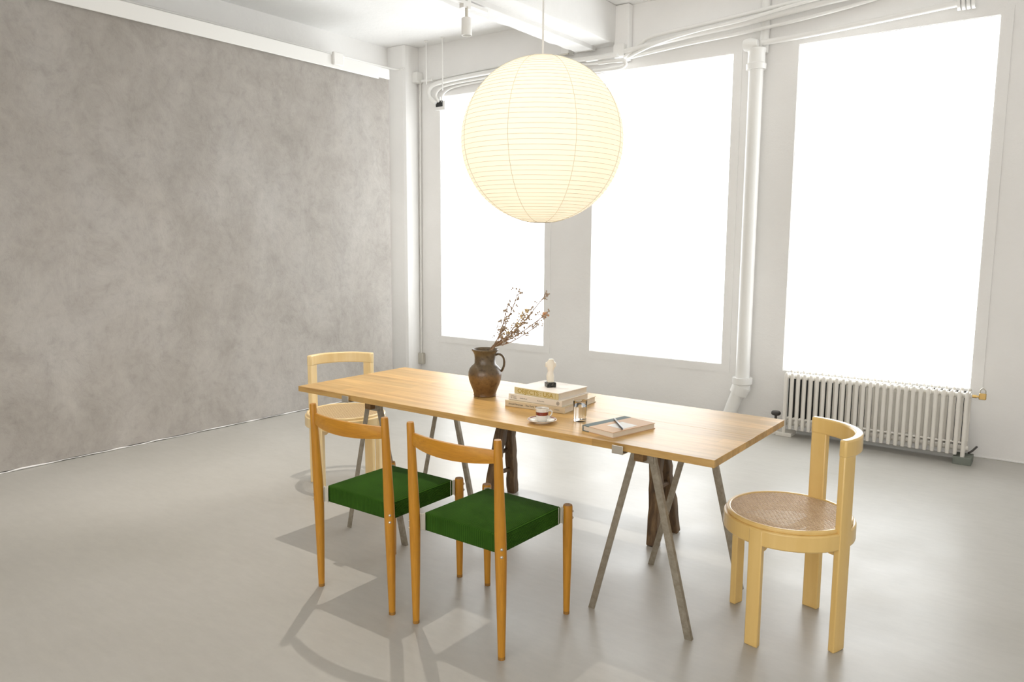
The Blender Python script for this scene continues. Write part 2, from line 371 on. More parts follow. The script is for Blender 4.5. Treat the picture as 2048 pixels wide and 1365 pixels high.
# ------------------------------------------------------------------ pipes and cables on the window wall
def px(u, v, y=6.04):
    d = F + ((u-1024)/FPX)*R2 - ((v-682.5)/FPX)*U2
    t = y/d.y; return Vector((0, 0, CAMH)) + t*d
def smooth_path(p, n=6):
    p = [Vector(q) for q in p]; out = []
    for i in range(len(p)-1):
        a, b2, c2, d2 = p[max(i-1, 0)], p[i], p[i+1], p[min(i+2, len(p)-1)]
        for k in range(n):
            t = k/n
            out.append(.5*((2*b2) + (-a+c2)*t + (2*a-5*b2+4*c2-d2)*t*t + (-a+3*b2-3*c2+d2)*t**3))
    out.append(p[-1]); return out
def cable(path, r, label, name='cable', cat='cable', mat_=M_PIPE, grp=None):
    o = MB().tube(smooth_path(path), r, 10).build(name, mat_); tag(o, label, cat, grp); return o
# (x, y, z) paths, all within a hand's width of the wall
cable([(-5.50, 6.05, 2.90), (-5.57, 6.03, 2.97), (-5.555, 6.02, 3.05), (-5.42, 6.02, 3.093), (-4.95, 6.03, 3.115), (-4.4, 6.03, 3.115), (-3.9, 6.03, 3.105), (-3.45, 6.0, 3.085), (-3.15, 5.975, 3.10), (-2.75, 5.98, 3.128), (-2.3, 5.98, 3.150), (-1.9, 5.98, 3.182), (-1.5, 6.0, 3.22), (-.9, 6.03, 3.24), (.5, 6.03, 3.24)], .022, 'thickest white cable bending up from the wall box and running over all windows')
cable([(-5.47, 6.06, 2.91), (-5.50, 6.05, 2.98), (-5.44, 6.045, 3.04), (-5.30, 6.05, 3.068), (-4.95, 6.05, 3.078), (-4.4, 6.06, 3.08), (-3.9, 6.06, 3.07), (-3.4, 6.05, 3.045), (-3.1, 6.02, 3.055), (-2.7, 6.0, 3.075), (-2.3, 6.0, 3.09), (-1.9, 6.0, 3.115), (-1.55, 6.03, 3.155), (-1.3, 6.06, 3.195)], .013, 'thin white cable just under the thickest cable above the windows')
cable([(-5.44, 6.075, 2.90), (-5.43, 6.07, 2.97), (-5.36, 6.07, 3.02), (-5.24, 6.075, 3.045), (-5.0, 6.08, 3.056), (-4.6, 6.082, 3.06)], .011, 'short white cable curling out of the wall box, nearest the left window')
cable([(-3.28, 5.99, 3.045), (-3.12, 5.975, 3.13), (-3.0, 5.975, 3.175), (-2.6, 5.98, 3.20), (-2.2, 5.98, 3.225), (-1.8, 5.98, 3.25), (-1.4, 5.98, 3.275), (-.6, 5.98, 3.28), (.5, 5.98, 3.28)], .016, 'upper white conduit climbing right from the ceiling beam')
cable([(-3.26, 6.0, 3.04), (-2.95, 5.935, 3.10), (-2.6, 5.93, 3.145), (-2.2, 5.93, 3.17), (-1.7, 5.93, 3.225), (-1.0, 5.94, 3.25)], .012, 'thin white cable sagging between the upper conduit and the thickest cable')
cable([(-5.66, 6.085, 3.145), (-5.0, 6.085, 3.165), (-4.4, 6.085, 3.175), (-3.86, 6.085, 3.195)], .009, 'thin straight conduit high on the wall left of the ceiling beam', name='conduit', cat='conduit')
cable([(-3.50, 5.94, 3.02), (-3.30, 5.94, 3.015), (-3.255, 5.95, 3.005), (-3.25, 5.96, 2.975), (-3.30, 5.955, 2.955), (-3.45, 5.95, 2.955), (-3.56, 5.95, 2.96)], .016, 'white conduit loop hanging under the end of the ceiling beam', name='conduit', cat='conduit')
b = MB().box(-3.62, -3.30, 5.90, 5.945, 3.040, 3.066); tag(b.build('cable_duct', M_TRIM, bevel=.008), 'white cable duct crossing under the end of the ceiling beam', 'duct')
b = MB().box(-3.375, -3.27, 5.96, 6.016, 3.05, 3.16); tag(b.build('junction_box', M_TRIM, bevel=.01), 'white junction box at the right side of the ceiling beam end', 'junction box')
b = MB().box(-3.93, -3.85, 6.0, 6.098, 3.16, 3.225); jb = b.build('junction_box', M_TRIM, bevel=.004); tag(jb, 'small white socket box left of the ceiling beam end', 'junction box')
MB().box(-3.935, -3.845, 5.985, 6.0, 3.150, 3.162).build('cover_plate', M_NICKEL, jb)
b = MB().box(-5.545, -5.395, 6.068, 6.098, 2.83, 2.92); wb = b.build('wall_box', M_WHITE, bevel=.003); tag(wb, 'open wall box with dark recess where the cables start, top left of the left window', 'wall box')
MB().box(-5.515, -5.425, 6.064, 6.068, 2.865, 2.925).build('recess', M_BLACK, wb)  # flat black plate painted in for the dark of the opening
b = MB().box(-5.84, -5.72, 6.0, 6.098, 3.13, 3.24); tag(b.build('junction_box', M_TRIM, bevel=.012), 'white junction box on the corner pillar under the ceiling', 'junction box')
b = MB().tube([(-5.70, 6.05, 3.145), (-5.50, 5.99, 3.125)], .014, 8); 
tag(b.build('tube_clamp', M_TRIM), 'short slanted white tube beside the hanging rod near the pillar', 'tube')
# thin conduit down beside the pillar
b = MB().tube([(-5.755, 6.085, 3.13), (-5.765, 6.085, 1.6), (-5.775, 6.085, .25)], .011, 10); vp = b.build('conduit', M_PIPE)
tag(vp, 'slim vertical conduit running down the corner beside the pillar', 'conduit')
MB().box(-5.80, -5.725, 6.05, 6.098, .14, .26).build('socket', M_NICKEL, vp, bevel=.006)
# conduit across the partition top and pillar
cable([(-5.93, 3.0, 3.26), (-5.93, 4.6, 3.26), (-5.93, 5.6, 3.262), (-5.90, 5.885, 3.26), (-5.80, 5.89, 3.262)], .011, 'thin white conduit above the grey wall leading to the pillar', name='conduit', cat='conduit')
jb = MB().box(-5.345, -5.315, 4.55, 4.66, 2.99, 3.10).build('junction_box', M_TRIM, bevel=.008); tag(jb, 'small white junction box on the trim over the grey wall', 'junction box')
# hanging threaded rods
for x, y, z0, lab in ((-5.52, 5.93, 3.07, 'thin white hanging rod nearer the corner pillar'), (-5.30, 5.93, 2.99, 'thin white hanging rod beside the left window top')):
    b = MB().tube([(x, y, z0), (x, y, ZC-.004)], .006, 8); r = b.build('hanging_rod', M_PIPE); tag(r, lab, 'rod', 'hanging rods')
    MB().tube([(x, y, ZC-.012), (x, y, ZC-.001)], .022, 12).build('washer', M_PIPE, r)
# big vertical pipe
X0 = -2.135; YP = 6.0
t = thing('drain_pipe', 'thick white vertical pipe between the middle and right windows', 'pipe', (X0, YP, 0))
MB().tube([(0, 0, .345), (0, 0, 2.93)], .055, 24).build('pipe', M_PIPE, t)
MB().tube([(.035, .062, 2.93), (.035, .062, ZC-.002)], .033, 20).build('upper_pipe', M_PIPE, t)
b = MB().lathe([(.056, 2.80), (.074, 2.80), (.076, 2.84), (.066, 2.85), (.064, 2.93), (.070, 2.94), (.070, 2.955), (.0, 2.96)], 24); b.build('collar', M_PIPE, t)
b = MB().lathe([(.056, .395), (.078, .395), (.080, .37), (.078, .345), (.066, .335), (.066, .29), (.0, .285)], 24); b.build('collar', M_PIPE, t)
MB().tube([(0, 0, .33), (-.03, -.005, .26)], [.075, .070], 24).build('elbow', M_PIPE, t)
MB().tube([(-.02, -.003, .30), (-.07, -.01, .15), (-.115, -.012, .002)], [.052, .052, .052], 20).build('lower_pipe', M_PIPE, t)
b = MB().tube([(-.08, -.03, 2.985), (-.035, -.04, 2.985), (.02, -.04, 2.985)], [.045, .05, .03], 18); b.build('joint', M_PIPE, t)
t = thing('horizontal_pipe', 'white pipe running right above the right window from the thick pipe', 'pipe', (0, 6.0, 0))
MB().tube(smooth_path([(-2.10, 0, 2.995), (-1.6, 0, 3.01), (-.80, 0, 3.055)]), .021, 16).build('pipe', M_PIPE, t)
b = MB()
for k in range(4): b.tube([(-.80+.028*k, 0, 3.055), (-.782+.028*k, 0, 3.056)], .046, 18)
b.build('end_cap', M_PIPE, t)

# ------------------------------------------------------------------ track light
t = thing('track_light', 'white track with one can spotlight under the ceiling beam', 'track light', (-3.60, 0, 0))
MB().box(-.017, .017, 1.9, 4.50, 3.112, 3.138).build('track', M_TRIM, t, bevel=.002)
for y in (2.2, 3.2, 4.3): MB().box(-.012, .012, y-.02, y+.02, 3.138, 3.152).build('hanger', M_TRIM, t)
def can(parent, at, ztop, m_glow=None):
    x, y, z = at
    MB().tube([(x, y, z+.005), (x, y, ztop)], .011, 10).build('stem', M_NICKEL, parent)
    h = MB().lathe([(.0, z), (.031, z), (.036, z-.005), (.036, z-.118), (.032, z-.118), (.030, z-.05), (0, z-.05)], 24, x, y).build('can_shade', M_TRIM, parent)
    MB().lathe([(.0, z-.06), (.028, z-.06), (.030, z-.075), (0, z-.085)], 16, x, y).build('lamp', m_glow or M_NICKEL, h)
can(t, (.012, 4.27, 3.025), 3.10)
MB().box(-.019, .019, 4.23, 4.31, 3.088, 3.113).build('adapter', M_TRIM, t)
# second can, just above the picture, that throws the hard shadows under the table
t = thing('hanging_spotlight', 'white can spotlight hanging on a long stem above the left end of the table', 'spotlight', (SPOT_AT.x, SPOT_AT.y, 0))
MB().tube([(0, 0, 2.97), (0, 0, ZC-.002)], .010, 10).build('stem', M_NICKEL, t)
MB().lathe([(.0, 2.965), (.036, 2.965), (.042, 2.96), (.042, 2.845), (.038, 2.845), (.036, 2.93), (0, 2.93)], 24).build('can_shade', M_TRIM, t)
MB().tube([(0, 0, ZC-.03), (0, 0, ZC-.001)], .045, 16).build('canopy', M_TRIM, t)

# third can, also above the picture, turned to the grey wall
t = thing('wall_spotlight', 'white can spotlight on the ceiling tilted towards the grey wall', 'spotlight', WASH_AT)
dw = (WASH_AIM - WASH_AT).normalized()
MB().tube([-dw*.15, -dw*.15 + Vector((0, 0, .04)), (-dw*.15).lerp(Vector((0, 0, ZC-WASH_AT.z-.002)), 1.0) + Vector((-dw.x*.15, -dw.y*.15, 0))], .010, 10).build('stem', M_NICKEL, t)
MB().tube([-dw*.17, -dw*.165, -dw*.022], [.036, .042, .042], 24).build('can_shade', M_TRIM, t)

# ------------------------------------------------------------------ radiator
struct(MB().box(-1.79, -.56, 6.086, 6.099, .07, .455).build('trim_5', M_BLACK))  # flat black sheet behind the sections so their gaps read dark
t = thing('radiator', 'cream cast iron column radiator under the right window', 'radiator', (0, 0, 0))
NS = 27; rx0, rx1 = -1.742, -.545
for k in range(NS):
    x = rx0 + (rx1-rx0)*k/(NS-1); endk = k in (0, NS-1); z0 = .062 if not endk else .012
    yy = 5.905 - .03*k/(NS-1)
    b = MB()
    for q, dy in enumerate((-.055, .095)):
        wq = .0137
        zb = z0 if q == 0 else max(z0, .06)
        prof = [(math.cos(a_)*1.0, math.sin(a_)*.8) for a_ in [2*PI*i/10 for i in range(10)]]
        b.tube([(x, yy+dy, zb), (x, yy+dy, zb+.03), (x, yy+dy, .465), (x, yy+dy*.92, .487), (x, yy+dy*.75, .497)], [wq*.85, wq, wq, wq*.9, wq*.45], 10)
    b.box(x-.0125, x+.0125, yy-.055, yy+.095, .455, .482); b.box(x-.0115, x+.0115, yy-.05, yy+.09, .085, .13)
    o = b.build('section', M_RAD, t)
b = MB()
for z in (.10, .462): b.tube([(rx0-.02, 5.905, z), (rx1+.025, 5.875, z)], .017, 14)
b.tube([(rx0, 5.86, .145), (rx1, 5.83, .145)], .006, 8)
b.build('header', M_RAD, t)
MB().tube([(rx1+.02, 5.875, .462), (rx1+.05, 5.875, .462)], .011, 12).build('plug', M_BRASS, t)
v = MB().box(rx1+.062, rx1+.105, 5.862, 5.886, .445, .487).build('bleed_valve', M_BRASS, t, bevel=.005)
MB().tube([(rx1+.048, 5.875, .462), (rx1+.064, 5.875, .462)], .007, 10).build('valve_stem', M_BRASS, v)
MB().tube(smooth_path([(rx1+.068, 5.875, .486), (rx1+.069, 5.875, .507), (rx1+.083, 5.875, .522), (rx1+.098, 5.875, .507), (rx1+.099, 5.875, .486)]), .004, 8).build('shackle', M_NICKEL, v)
vv = MB().tube([(rx0-.075, 5.885, .012), (rx0-.075, 5.885, .15)], .010, 12).build('supply_valve', M_DARKMETAL, t)
MB().lathe([(0, .150), (.028, .150), (.036, .158), (.036, .172), (.028, .180), (0, .182)], 20, rx0-.075, 5.885).build('valve_knob', M_DARKMETAL, vv)
MB().tube([(rx0-.105, 5.885, .10), (rx0-.015, 5.90, .10)], .014, 12).build('supply_pipe', M_BRASS, t)
MB().tube([(rx0-.075, 5.885, .001), (rx0-.075, 5.885, .09)], .021, 12).build('valve_body', M_RAD, t)
MB().tube([(rx1+.03, 5.88, .07), (rx1+.045, 5.93, .075), (rx1+.06, 6.05, .08)], .007, 10).build('return_pipe', M_DARKMETAL, t)
b = MB().box(rx1-.055, rx1+.055, 5.80, 5.95, .0, .052); o = b.build('support_block', M_BLOCK, t, bevel=.003)
o['label'] = 'grey green cement block'
MB().box(rx0-.06, rx0+.06, 5.84, 5.97, .0, .03).build('support_block', M_RAD, t, bevel=.003)
for ch in list(t.children):     # the foot sections stop on their blocks
    pass

# ------------------------------------------------------------------ table and trestles
TX, TY, TR, TL, TW, TZ, TT = -2.0354, 2.7813, .0033, 2.1921, .759, .74, .027
# slight taper of the photographed outline is lens distortion; the top is a true rectangle
t = thing('tabletop', 'long honey oak tabletop of two boards resting on steel trestles', 'table top', (TX, TY, 0), TR)
hw = TW/2; seam = .03
MB().box(-TL/2, TL/2, -hw, seam-.0007, TZ-TT, TZ).build('board', M_TOP, t, bevel=.0012)
MB().box(-TL/2, TL/2, seam+.0007, hw, TZ-TT, TZ-.0004).build('board', M_TOP, t, bevel=.0012)

def angle_bar(p0, p1, wid, thk, flange, sgn):
    p0, p1 = Vector(p0), Vector(p1); b = MB()
    d = (p1-p0).normalized(); x = Vector((0, 1, 0)).cross(d).normalized(); y = Vector((0, 1, 0))
    prof = [(-wid/2, 0), (wid/2, 0), (wid/2, flange), (wid/2-thk, flange), (wid/2-thk, thk), (-wid/2, thk)]
    if sgn < 0: prof = [(-a_, c2) for a_, c2 in prof]
    def ring(p, zc):
        out = []
        for a_, c2 in prof:
            q = p + x*a_ + y*c2; q = q + d*((zc - q.z)/d.z); out.append(q)
        return out
    b.rings([ring(p0, p0.z), ring(p1, p1.z)], smooth=False); return b
def trestle(label, cx, cyr, feet, rz=0):
    t = thing('trestle', label, 'trestle', (cx, cyr, 0), rz, 'steel trestles under the tabletop')
    for yo in (0, .53):
        for s in (-1, 1):
            fx = feet[0] if s < 0 else feet[1]
            angle_bar((fx, yo, .0), (s*.026, yo, .712), .027, .004, .018, s).build('leg', M_STEEL, t)
        MB().box(-.045, .045, yo-.0035, yo-.0005, .645, .70).build('gusset', M_STEEL, t)
    MB().box(-.019, .019, -.035, .60, .655, .7125).build('crossbeam', M_BEAM, t, bevel=.002)
    MB().box(-.045, .045, .03, .50, .704, .7128).build('top_plate', M_STEEL, t)
    c = MB(); c.box(-.047, -.002, -.155, -.1515, .707, .737); c.box(-.047, -.002, -.155, -.02, .7065, .7095)
    c.build('edge_clip', M_NICKEL, t, bevel=.001)
    MB().tube([(-.036, -.02, .690), (-.036, .01, .690)], .005, 8).build('bolt', M_DARKMETAL, t)
    return t
trestle('steel angle trestle under the right end of the table, nearer the yellow cane chair', -1.270, 2.535, (-.21, .206))
trestle('steel angle trestle under the left end of the table, behind the left green chair', -2.735, 2.535, (-.195, .199))

# old wooden bench standing behind the table
t = thing('wooden_bench', 'dark worn wooden bench with splayed legs standing behind the table', 'bench', (-2.085, 3.395, 0))
MB().box(-.66, .66, -.085, .085, .435, .475).build('seat', M_DARKWOOD, t, bevel=.008)
for s in (-1, 1):
    for q in (-1, 1):
        n = 10; pts = []; rad = []
        random.seed(11+3*s+q)
        for i in range(n+1):
            f = i/n
            pts.append((s*(.515-.035*f) + random.uniform(-.003, .003), q*(.118-.085*f), .0 + .44*f)); rad.append(.026 + random.uniform(-.002, .003) + .002*f)
        MB().tube(pts, rad, prof=[(1, .8), (.75, 1), (-.8, 1), (-1, .7), (-1, -.85), (-.7, -1), (.85, -1), (1, -.8)], smooth=False).build('leg', M_DARKWOOD, t, bevel=.003)
    for z, wd in ((.155, .100), (.275, .075)):
        MB().tube([(s*.503, -wd, z), (s*.503, wd, z)], .013, 10).build('stretcher', M_DARKWOOD, t)

# ------------------------------------------------------------------ green chairs
def green_chair(label, loc, rz):
    t = thing('dining_chair', label, 'chair', loc, rz, 'green corduroy chairs')
    seat = MB()
    sx_, y0, y1, z0, z1 = .186, .022, .402, .372, .449
    nx, ny = 12, 12
    bm = seat.bm
    def P(u, v2, top):
        x = -sx_ + 2*sx_*u; y = y0 + (y1-y0)*v2
        z = (z1 - .006 + .012*math.sin(PI*u)**.6*math.sin(PI*v2)**.6) if top else z0
        cx_ = max(0, abs(x)-(sx_-.018)); 
        return Vector((x, y, z))
    top = [[bm.verts.new(P(i/nx, j/ny, True)) for j in range(ny+1)] for i in range(nx+1)]
    for i in range(nx):
        for j in range(ny): f = bm.faces.new((top[i][j], top[i+1][j], top[i+1][j+1], top[i][j+1])); f.smooth = True
    loop = [top[i][0] for i in range(nx+1)] + [top[nx][j] for j in range(1, ny+1)] + [top[i][ny] for i in range(nx-1, -1, -1)] + [top[0][j] for j in range(ny-1, 0, -1)]
    bot = [bm.verts.new((v.co.x, v.co.y, z0)) for v in loop]
    for i in range(len(loop)):
        k = (i+1) % len(loop); bm.faces.new((loop[i], loop[k], bot[k], bot[i]))
    bm.faces.new(bot)
    seat.build('seat', M_CORD, t, bevel=.007, seg=3)
    fl = []
    def post(pts, rad, foot):
        o = MB().tube(pts, rad, 18).build('leg', M_CHAIRWOOD, t)
        MB().tube([Vector(pts[0]) + Vector((0, 0, 0)), Vector(pts[0]) + (Vector(pts[1])-Vector(pts[0])).normalized()*.012], rad[0]+.0003, 18).build('foot', M_WORN, o)
        return o
    for s in (-1, 1):
        post([(s*.2115, 0, 0), (s*.2105, -.001, .20), (s*.2095, -.003, .37), (s*.209, -.006, .46), (s*.2086, -.016, .68), (s*.2085, -.022, .794), (s*.2085, -.0222, .80)], [.0128, .0175, .0210, .0210, .0165, .0142, .0125], 0)
        o = post([(s*.2035, .424, 0), (s*.2045, .423, .20), (s*.2055, .421, .34), (s*.2055, .420, .443), (s*.2055, .420, .449)], [.0122, .0165, .0190, .0190, .0175], 0)
        MB().tube([(s*.2055, .420, .4492), (s*.2055, .420, .4505)], .0172, 18).build('end_grain', M_WORN, o)
    # backrest slat, bowed away from the sitter
    rs = []
    n = 20
    for i in range(n+1):
        u = i/n*2-1; x = u*.200; bow = .040*(1-u*u)
        hgt_ = .046 + .018*(1-u*u)**.8; zc = .738 - .004*(1-u*u); y = -.017 - bow; th = .0085 + .0015*(1-u*u)
        r = []
        for a_ in range(12):
            an = 2*PI*a_/12; sgnp = lambda v_, p_: math.copysign(abs(v_)**p_, v_)
            r.append(Vector((x, y + th*sgnp(math.cos(an), .6), zc + hgt_/2*sgnp(math.sin(an), .45))))
        rs.append(r)
    MB().rings(rs).build('backrest', M_SLAT, t)
    # corner brackets and rivets
    for (lx, ly, sx2, sy2, zb) in ((-.2095, -.003, -1, -1, .408), (.2095, -.003, 1, -1, .408), (-.2055, .420, -1, 1, .410), (.2055, .420, 1, 1, .410)):
        d = Vector((sx2, sy2, 0)).normalized(); nrm = Vector((-d.y, d.x, 0)); P0 = Vector((lx, ly, zb))
        m = Matrix((d, nrm, Vector((0, 0, 1)))).transposed().to_4x4(); m.translation = P0
        b = MB()
        b.box(-.046, -.016, -.0022, .0022, -.033, .031, m)
        b.box(-.0220, -.0195, -.013, .013, -.034, .032, m); b.box(-.040, -.0365, -.015, .015, -.034, .032, m)
        b.build('bracket', M_NICKEL, t, bevel=.001)
        for dz in (-.012, .014) if ly > .1 else (-.022, .006):
            c = P0 + Vector((0, 0, dz)) + d*(.0182 if ly > .1 else .0200)
            b = MB(); rr = []
            for k, (off, rad) in enumerate(((0, .0056), (.003, .0052), (.0048, .0034), (.0056, .0012))):
                q = c + d*off; rr.append([q + (nrm*math.cos(2*PI*j/12) + Vector((0, 0, 1))*math.sin(2*PI*j/12))*rad for j in range(12)])
            b.rings(rr).build('rivet', M_NICKEL, t)
    return t
ch1 = green_chair('honey wood chair with green corduroy seat, the left one at the near table edge', (-2.2941, 2.0117, 0), .0088)
ch2 = copy_tree(ch1); ch2.location = (-1.7478, 2.017, 0); ch2.rotation_euler = (0, 0, -.0188)
ch2['label'] = 'honey wood chair with green corduroy seat, the right one, nearest the camera'

# ------------------------------------------------------------------ round cane chairs
def cane_chair(label, loc, rz, wood_, cane_):
    t = thing('cane_chair', label, 'chair', loc, rz, 'round cane seated chairs')
    RO = .238
    MB().arc(RO-.001, .208, 0, 360, .386, .448, 72, True).build('seat_frame', wood_, t, bevel=.006, seg=3)
    MB().arc(.2265, .2115, 0, 360, .446, .463, 72, True).build('seat_rim', wood_, t, bevel=.005, seg=3)
    ha = 8.1
    for a_ in (131, -131):
        MB().arc(RO+.0015, .213, a_-6.4, a_+6.4, 0, .444, 6).build('leg', wood_, t, bevel=.004)
    for a_ in (49, -49):
        MB().arc(RO+.0015, .2135, a_-ha, a_+ha, 0, .760, 6).build('leg', wood_, t, bevel=.004)
    MB().arc(RO+.003, .2115, -49.4-ha, 49.4+ha, .722, .786, 40).build('backrest', wood_, t, bevel=.007, seg=3)
    b = MB()
    for a0, a1 in ((131, -49), (-131, 49)):
        p = [Vector((.205*math.cos(math.radians(q)), .205*math.sin(math.radians(q)), .374)) for q in (a0, a1)]
        d = (p[1]-p[0]).normalized(); n_ = Vector((-d.y, d.x, 0))
        def rg(c, z0): return [c - n_*.014 + Vector((0, 0, .386-.374)), c + n_*.014 + Vector((0, 0, .386-.374)), c + n_*.014 + Vector((0, 0, z0)), c - n_*.014 + Vector((0, 0, z0))]
        b.rings([rg(p[0], -.018), rg(p[0]+d*.02, -.018), rg(p[0]+d*.055, -.002), rg(p[1]-d*.055, -.002), rg(p[1]-d*.02, -.018), rg(p[1], -.018)], smooth=False)
    b.build('cross_brace', wood_, t)
    # woven cane: pairs of strands each way plus two diagonals
    b = MB(); RC = .2135; sp = .0146
    def strand(ang, off, z, wd):
        if abs(off) >= RC-.004: return
        l = math.sqrt(RC*RC-off*off); c_, s_ = math.cos(ang), math.sin(ang)
        m = Matrix.Rotation(ang, 4, 'Z') @ Matrix.Translation((0, off, 0))
        b.box(-l, l, -wd/2, wd/2, z-.0004, z+.0004, m)
    k = -15
    while k <= 15:
        for e in (-.0020, .0020):
            strand(0, k*sp+e, .4575, .0021); strand(PI/2, k*sp+e, .4583, .0021)
        k += 1
    for k in range(-24, 25):
        strand(PI/4, k*sp*.7071+sp*.354, .4591, .0020); strand(-PI/4, k*sp*.7071+sp*.354, .4599, .0020)
    b.build('cane_seat', cane_, t)
    return t
cane_chair('pale yellow round cane chair at the right end of the table', (-.82, 2.87, 0), math.radians(30), M_YELLOW, M_CANE)
cane_chair('lightened yellow round cane chair at the far left end of the table', (-3.475, 3.00, 0), math.radians(148), M_YELLOW_LIT, M_CANE_LIT)

# ------------------------------------------------------------------ paper lantern
LC = Vector((-1.953, 2.838, 1.911)); LR = .357
t = thing('paper_lantern', 'large round cream paper lantern glowing over the table', 'pendant lamp', (LC.x, LC.y, LC.z))
NR = 50; prof = []
top_a, bot_a = math.radians(7.5), math.radians(172.5)
for i in range(NR*4+1):
    th = top_a + (bot_a-top_a)*i/(NR*4); ph = (i % 4)/4
    r = LR*(1 - .0035*math.sin(PI*ph)); prof.append((r*math.sin(th), r*math.cos(th)*1.003))
MB().lathe(prof, 96).build('paper_shade', M_PAPER, t)
b = MB(); turns = NR; pts = []
for i in range(turns*48+1):
    f = i/(turns*48); th = top_a + (bot_a-top_a)*f; ph = 2*PI*turns*f
    r = LR*1.0008; pts.append((r*math.sin(th)*math.cos(ph), r*math.sin(th)*math.sin(ph), r*math.cos(th)*1.003))
b.tube(pts, .0008, 4).build('bamboo_spiral', M_RIB, t)
b = MB()
VA = math.atan2(-LC.y, -LC.x)
for k in range(8):
    a_ = VA + math.radians(22.5+45*k)
    b.tube([((LR+.001)*math.sin(th)*math.cos(a_), (LR+.001)*math.sin(th)*math.sin(a_), (LR+.001)*math.cos(th)*1.003) for th in [top_a+(bot_a-top_a)*i/48 for i in range(49)]], .0011, 4)
b.build('paper_seam', M_RIB, t)
MB().tube([(0, 0, LR-.01), (0, 0, ZC-LC.z-.02)], .0042, 8).build('cord', M_TRIM, t)
MB().tube([(0, 0, ZC-LC.z-.03), (0, 0, ZC-LC.z-.001)], .05, 20).build('canopy', M_TRIM, t)
for z, rr in ((LR*.992, LR*math.sin(top_a)), (-LR*.995, LR*math.sin(top_a))):
    MB().tube([(rr*math.cos(2*PI*i/32), rr*math.sin(2*PI*i/32), z) for i in range(33)], .0022, 6).build('wire_ring', M_NICKEL, t)
b = MB(); b.tube([(-LR*math.sin(top_a), 0, LR*.992), (LR*math.sin(top_a), 0, LR*.992)], .002, 6)
b.tube([(0, 0, LR), (0, 0, .24)], .004, 6)
b.build('wire_frame', M_NICKEL, t)
MB().tube([(0, 0, .20), (0, 0, .26)], .018, 12).build('socket', M_TRIM, t)
MB().lathe([(0, .10), (.02, .105), (.035, .125), (.038, .15), (.028, .18), (.015, .20), (0, .20)], 20).build('bulb', M_BULB, t)
pl = bpy.data.lights.new('lantern_light', 'POINT'); pl.energy = BULB_POWER; pl.color = (1, .86, .66); pl.shadow_soft_size = .04
po = bpy.data.objects.new('lantern_light', pl); COL.objects.link(po); po.parent = t; po.location = (0, 0, .15)

# ------------------------------------------------------------------ jar and dried flowers
JX, JY = -2.235, 2.79
t = thing('stoneware_jug', 'brown stoneware jug with one handle holding dried flowers', 'jug', (JX, JY, TZ), math.atan2(.60, .80))
t.scale = (1, 1, .975)
o_prof = [(0, 0), (.050, 0), (.054, .004), (.053, .012), (.058, .030), (.068, .055), (.076, .080), (.079, .100), (.0785, .118), (.073, .135), (.062, .149), (.053, .156), (.050, .162), (.049, .185), (.051, .205), (.057, .218), (.0625, .224), (.063, .228), (.060, .231),
          (.056, .226), (.047, .212), (.044, .19), (.045, .16), (.06, .14), (.07, .10), (.05, .03), (0, .02)]
MB().lathe(o_prof, 48).build('body', M_JAR, t)
hp = smooth_path([(.046, 0, .200), (.064, 0, .206), (.082, 0, .198), (.091, 0, .178), (.090, 0, .150), (.082, 0, .128), (.074, 0, .118)], 5)
MB().tube(hp, [.0085]*len(hp), prof=[(1.1*math.cos(2*PI*i/12), .65*math.sin(2*PI*i/12)) for i in range(12)]).build('handle', M_JAR, t)

def blob(b, c, r, n=8):
    rr = []
    for k in range(6):
        th = .12 + (PI-.24)*k/5; rr.append([c + Vector((r*math.sin(th)*math.cos(2*PI*j/n), r*math.sin(th)*math.sin(2*PI*j/n), r*math.cos(th))) for j in range(n)])
    b.rings(rr)
rt = Vector((.80, .60, 0)); dp = Vector((-.6, .8, 0))
def FP(a_, z, d=0): return Vector((JX, JY, 0)) + rt*a_ + dp*d + Vector((0, 0, z))
random.seed(21)
# tip offset sideways, tip height, depth, twig count, blossom kind
SPR = [(.150, 1.215, .02, 10, 'grey', 'dried flower sprig reaching highest out of the jug'),
       (.105, 1.165, .06, 8, 'grey', 'fine dried sprig left of the pale blossoms, beside the highest one'), (.290, 1.135, -.01, 8, 'rose', 'longest dried sprig, leaning far right with a rosy blossom'),
       (.275, 1.205, .05, 10, 'grey', 'fine dried sprig ending high at the right, above the rosy blossom'), (.180, 1.125, .03, 12, 'pale', 'dried sprig with pale straw coloured blossoms in the middle of the bunch'),
       (.225, 1.145, -.03, 9, 'grey', 'dried sprig in the right middle of the bunch, just below the high right tips'), (.235, 1.065, .02, 8, 'grey', 'low dried sprig on the right, bending out furthest below the rosy one'), (.085, 1.085, -.02, 7, 'grey', 'shortest dried sprig at the left side of the bunch'), (.150, 1.06, .05, 7, 'grey', 'short dried sprig low in the middle of the bunch')]
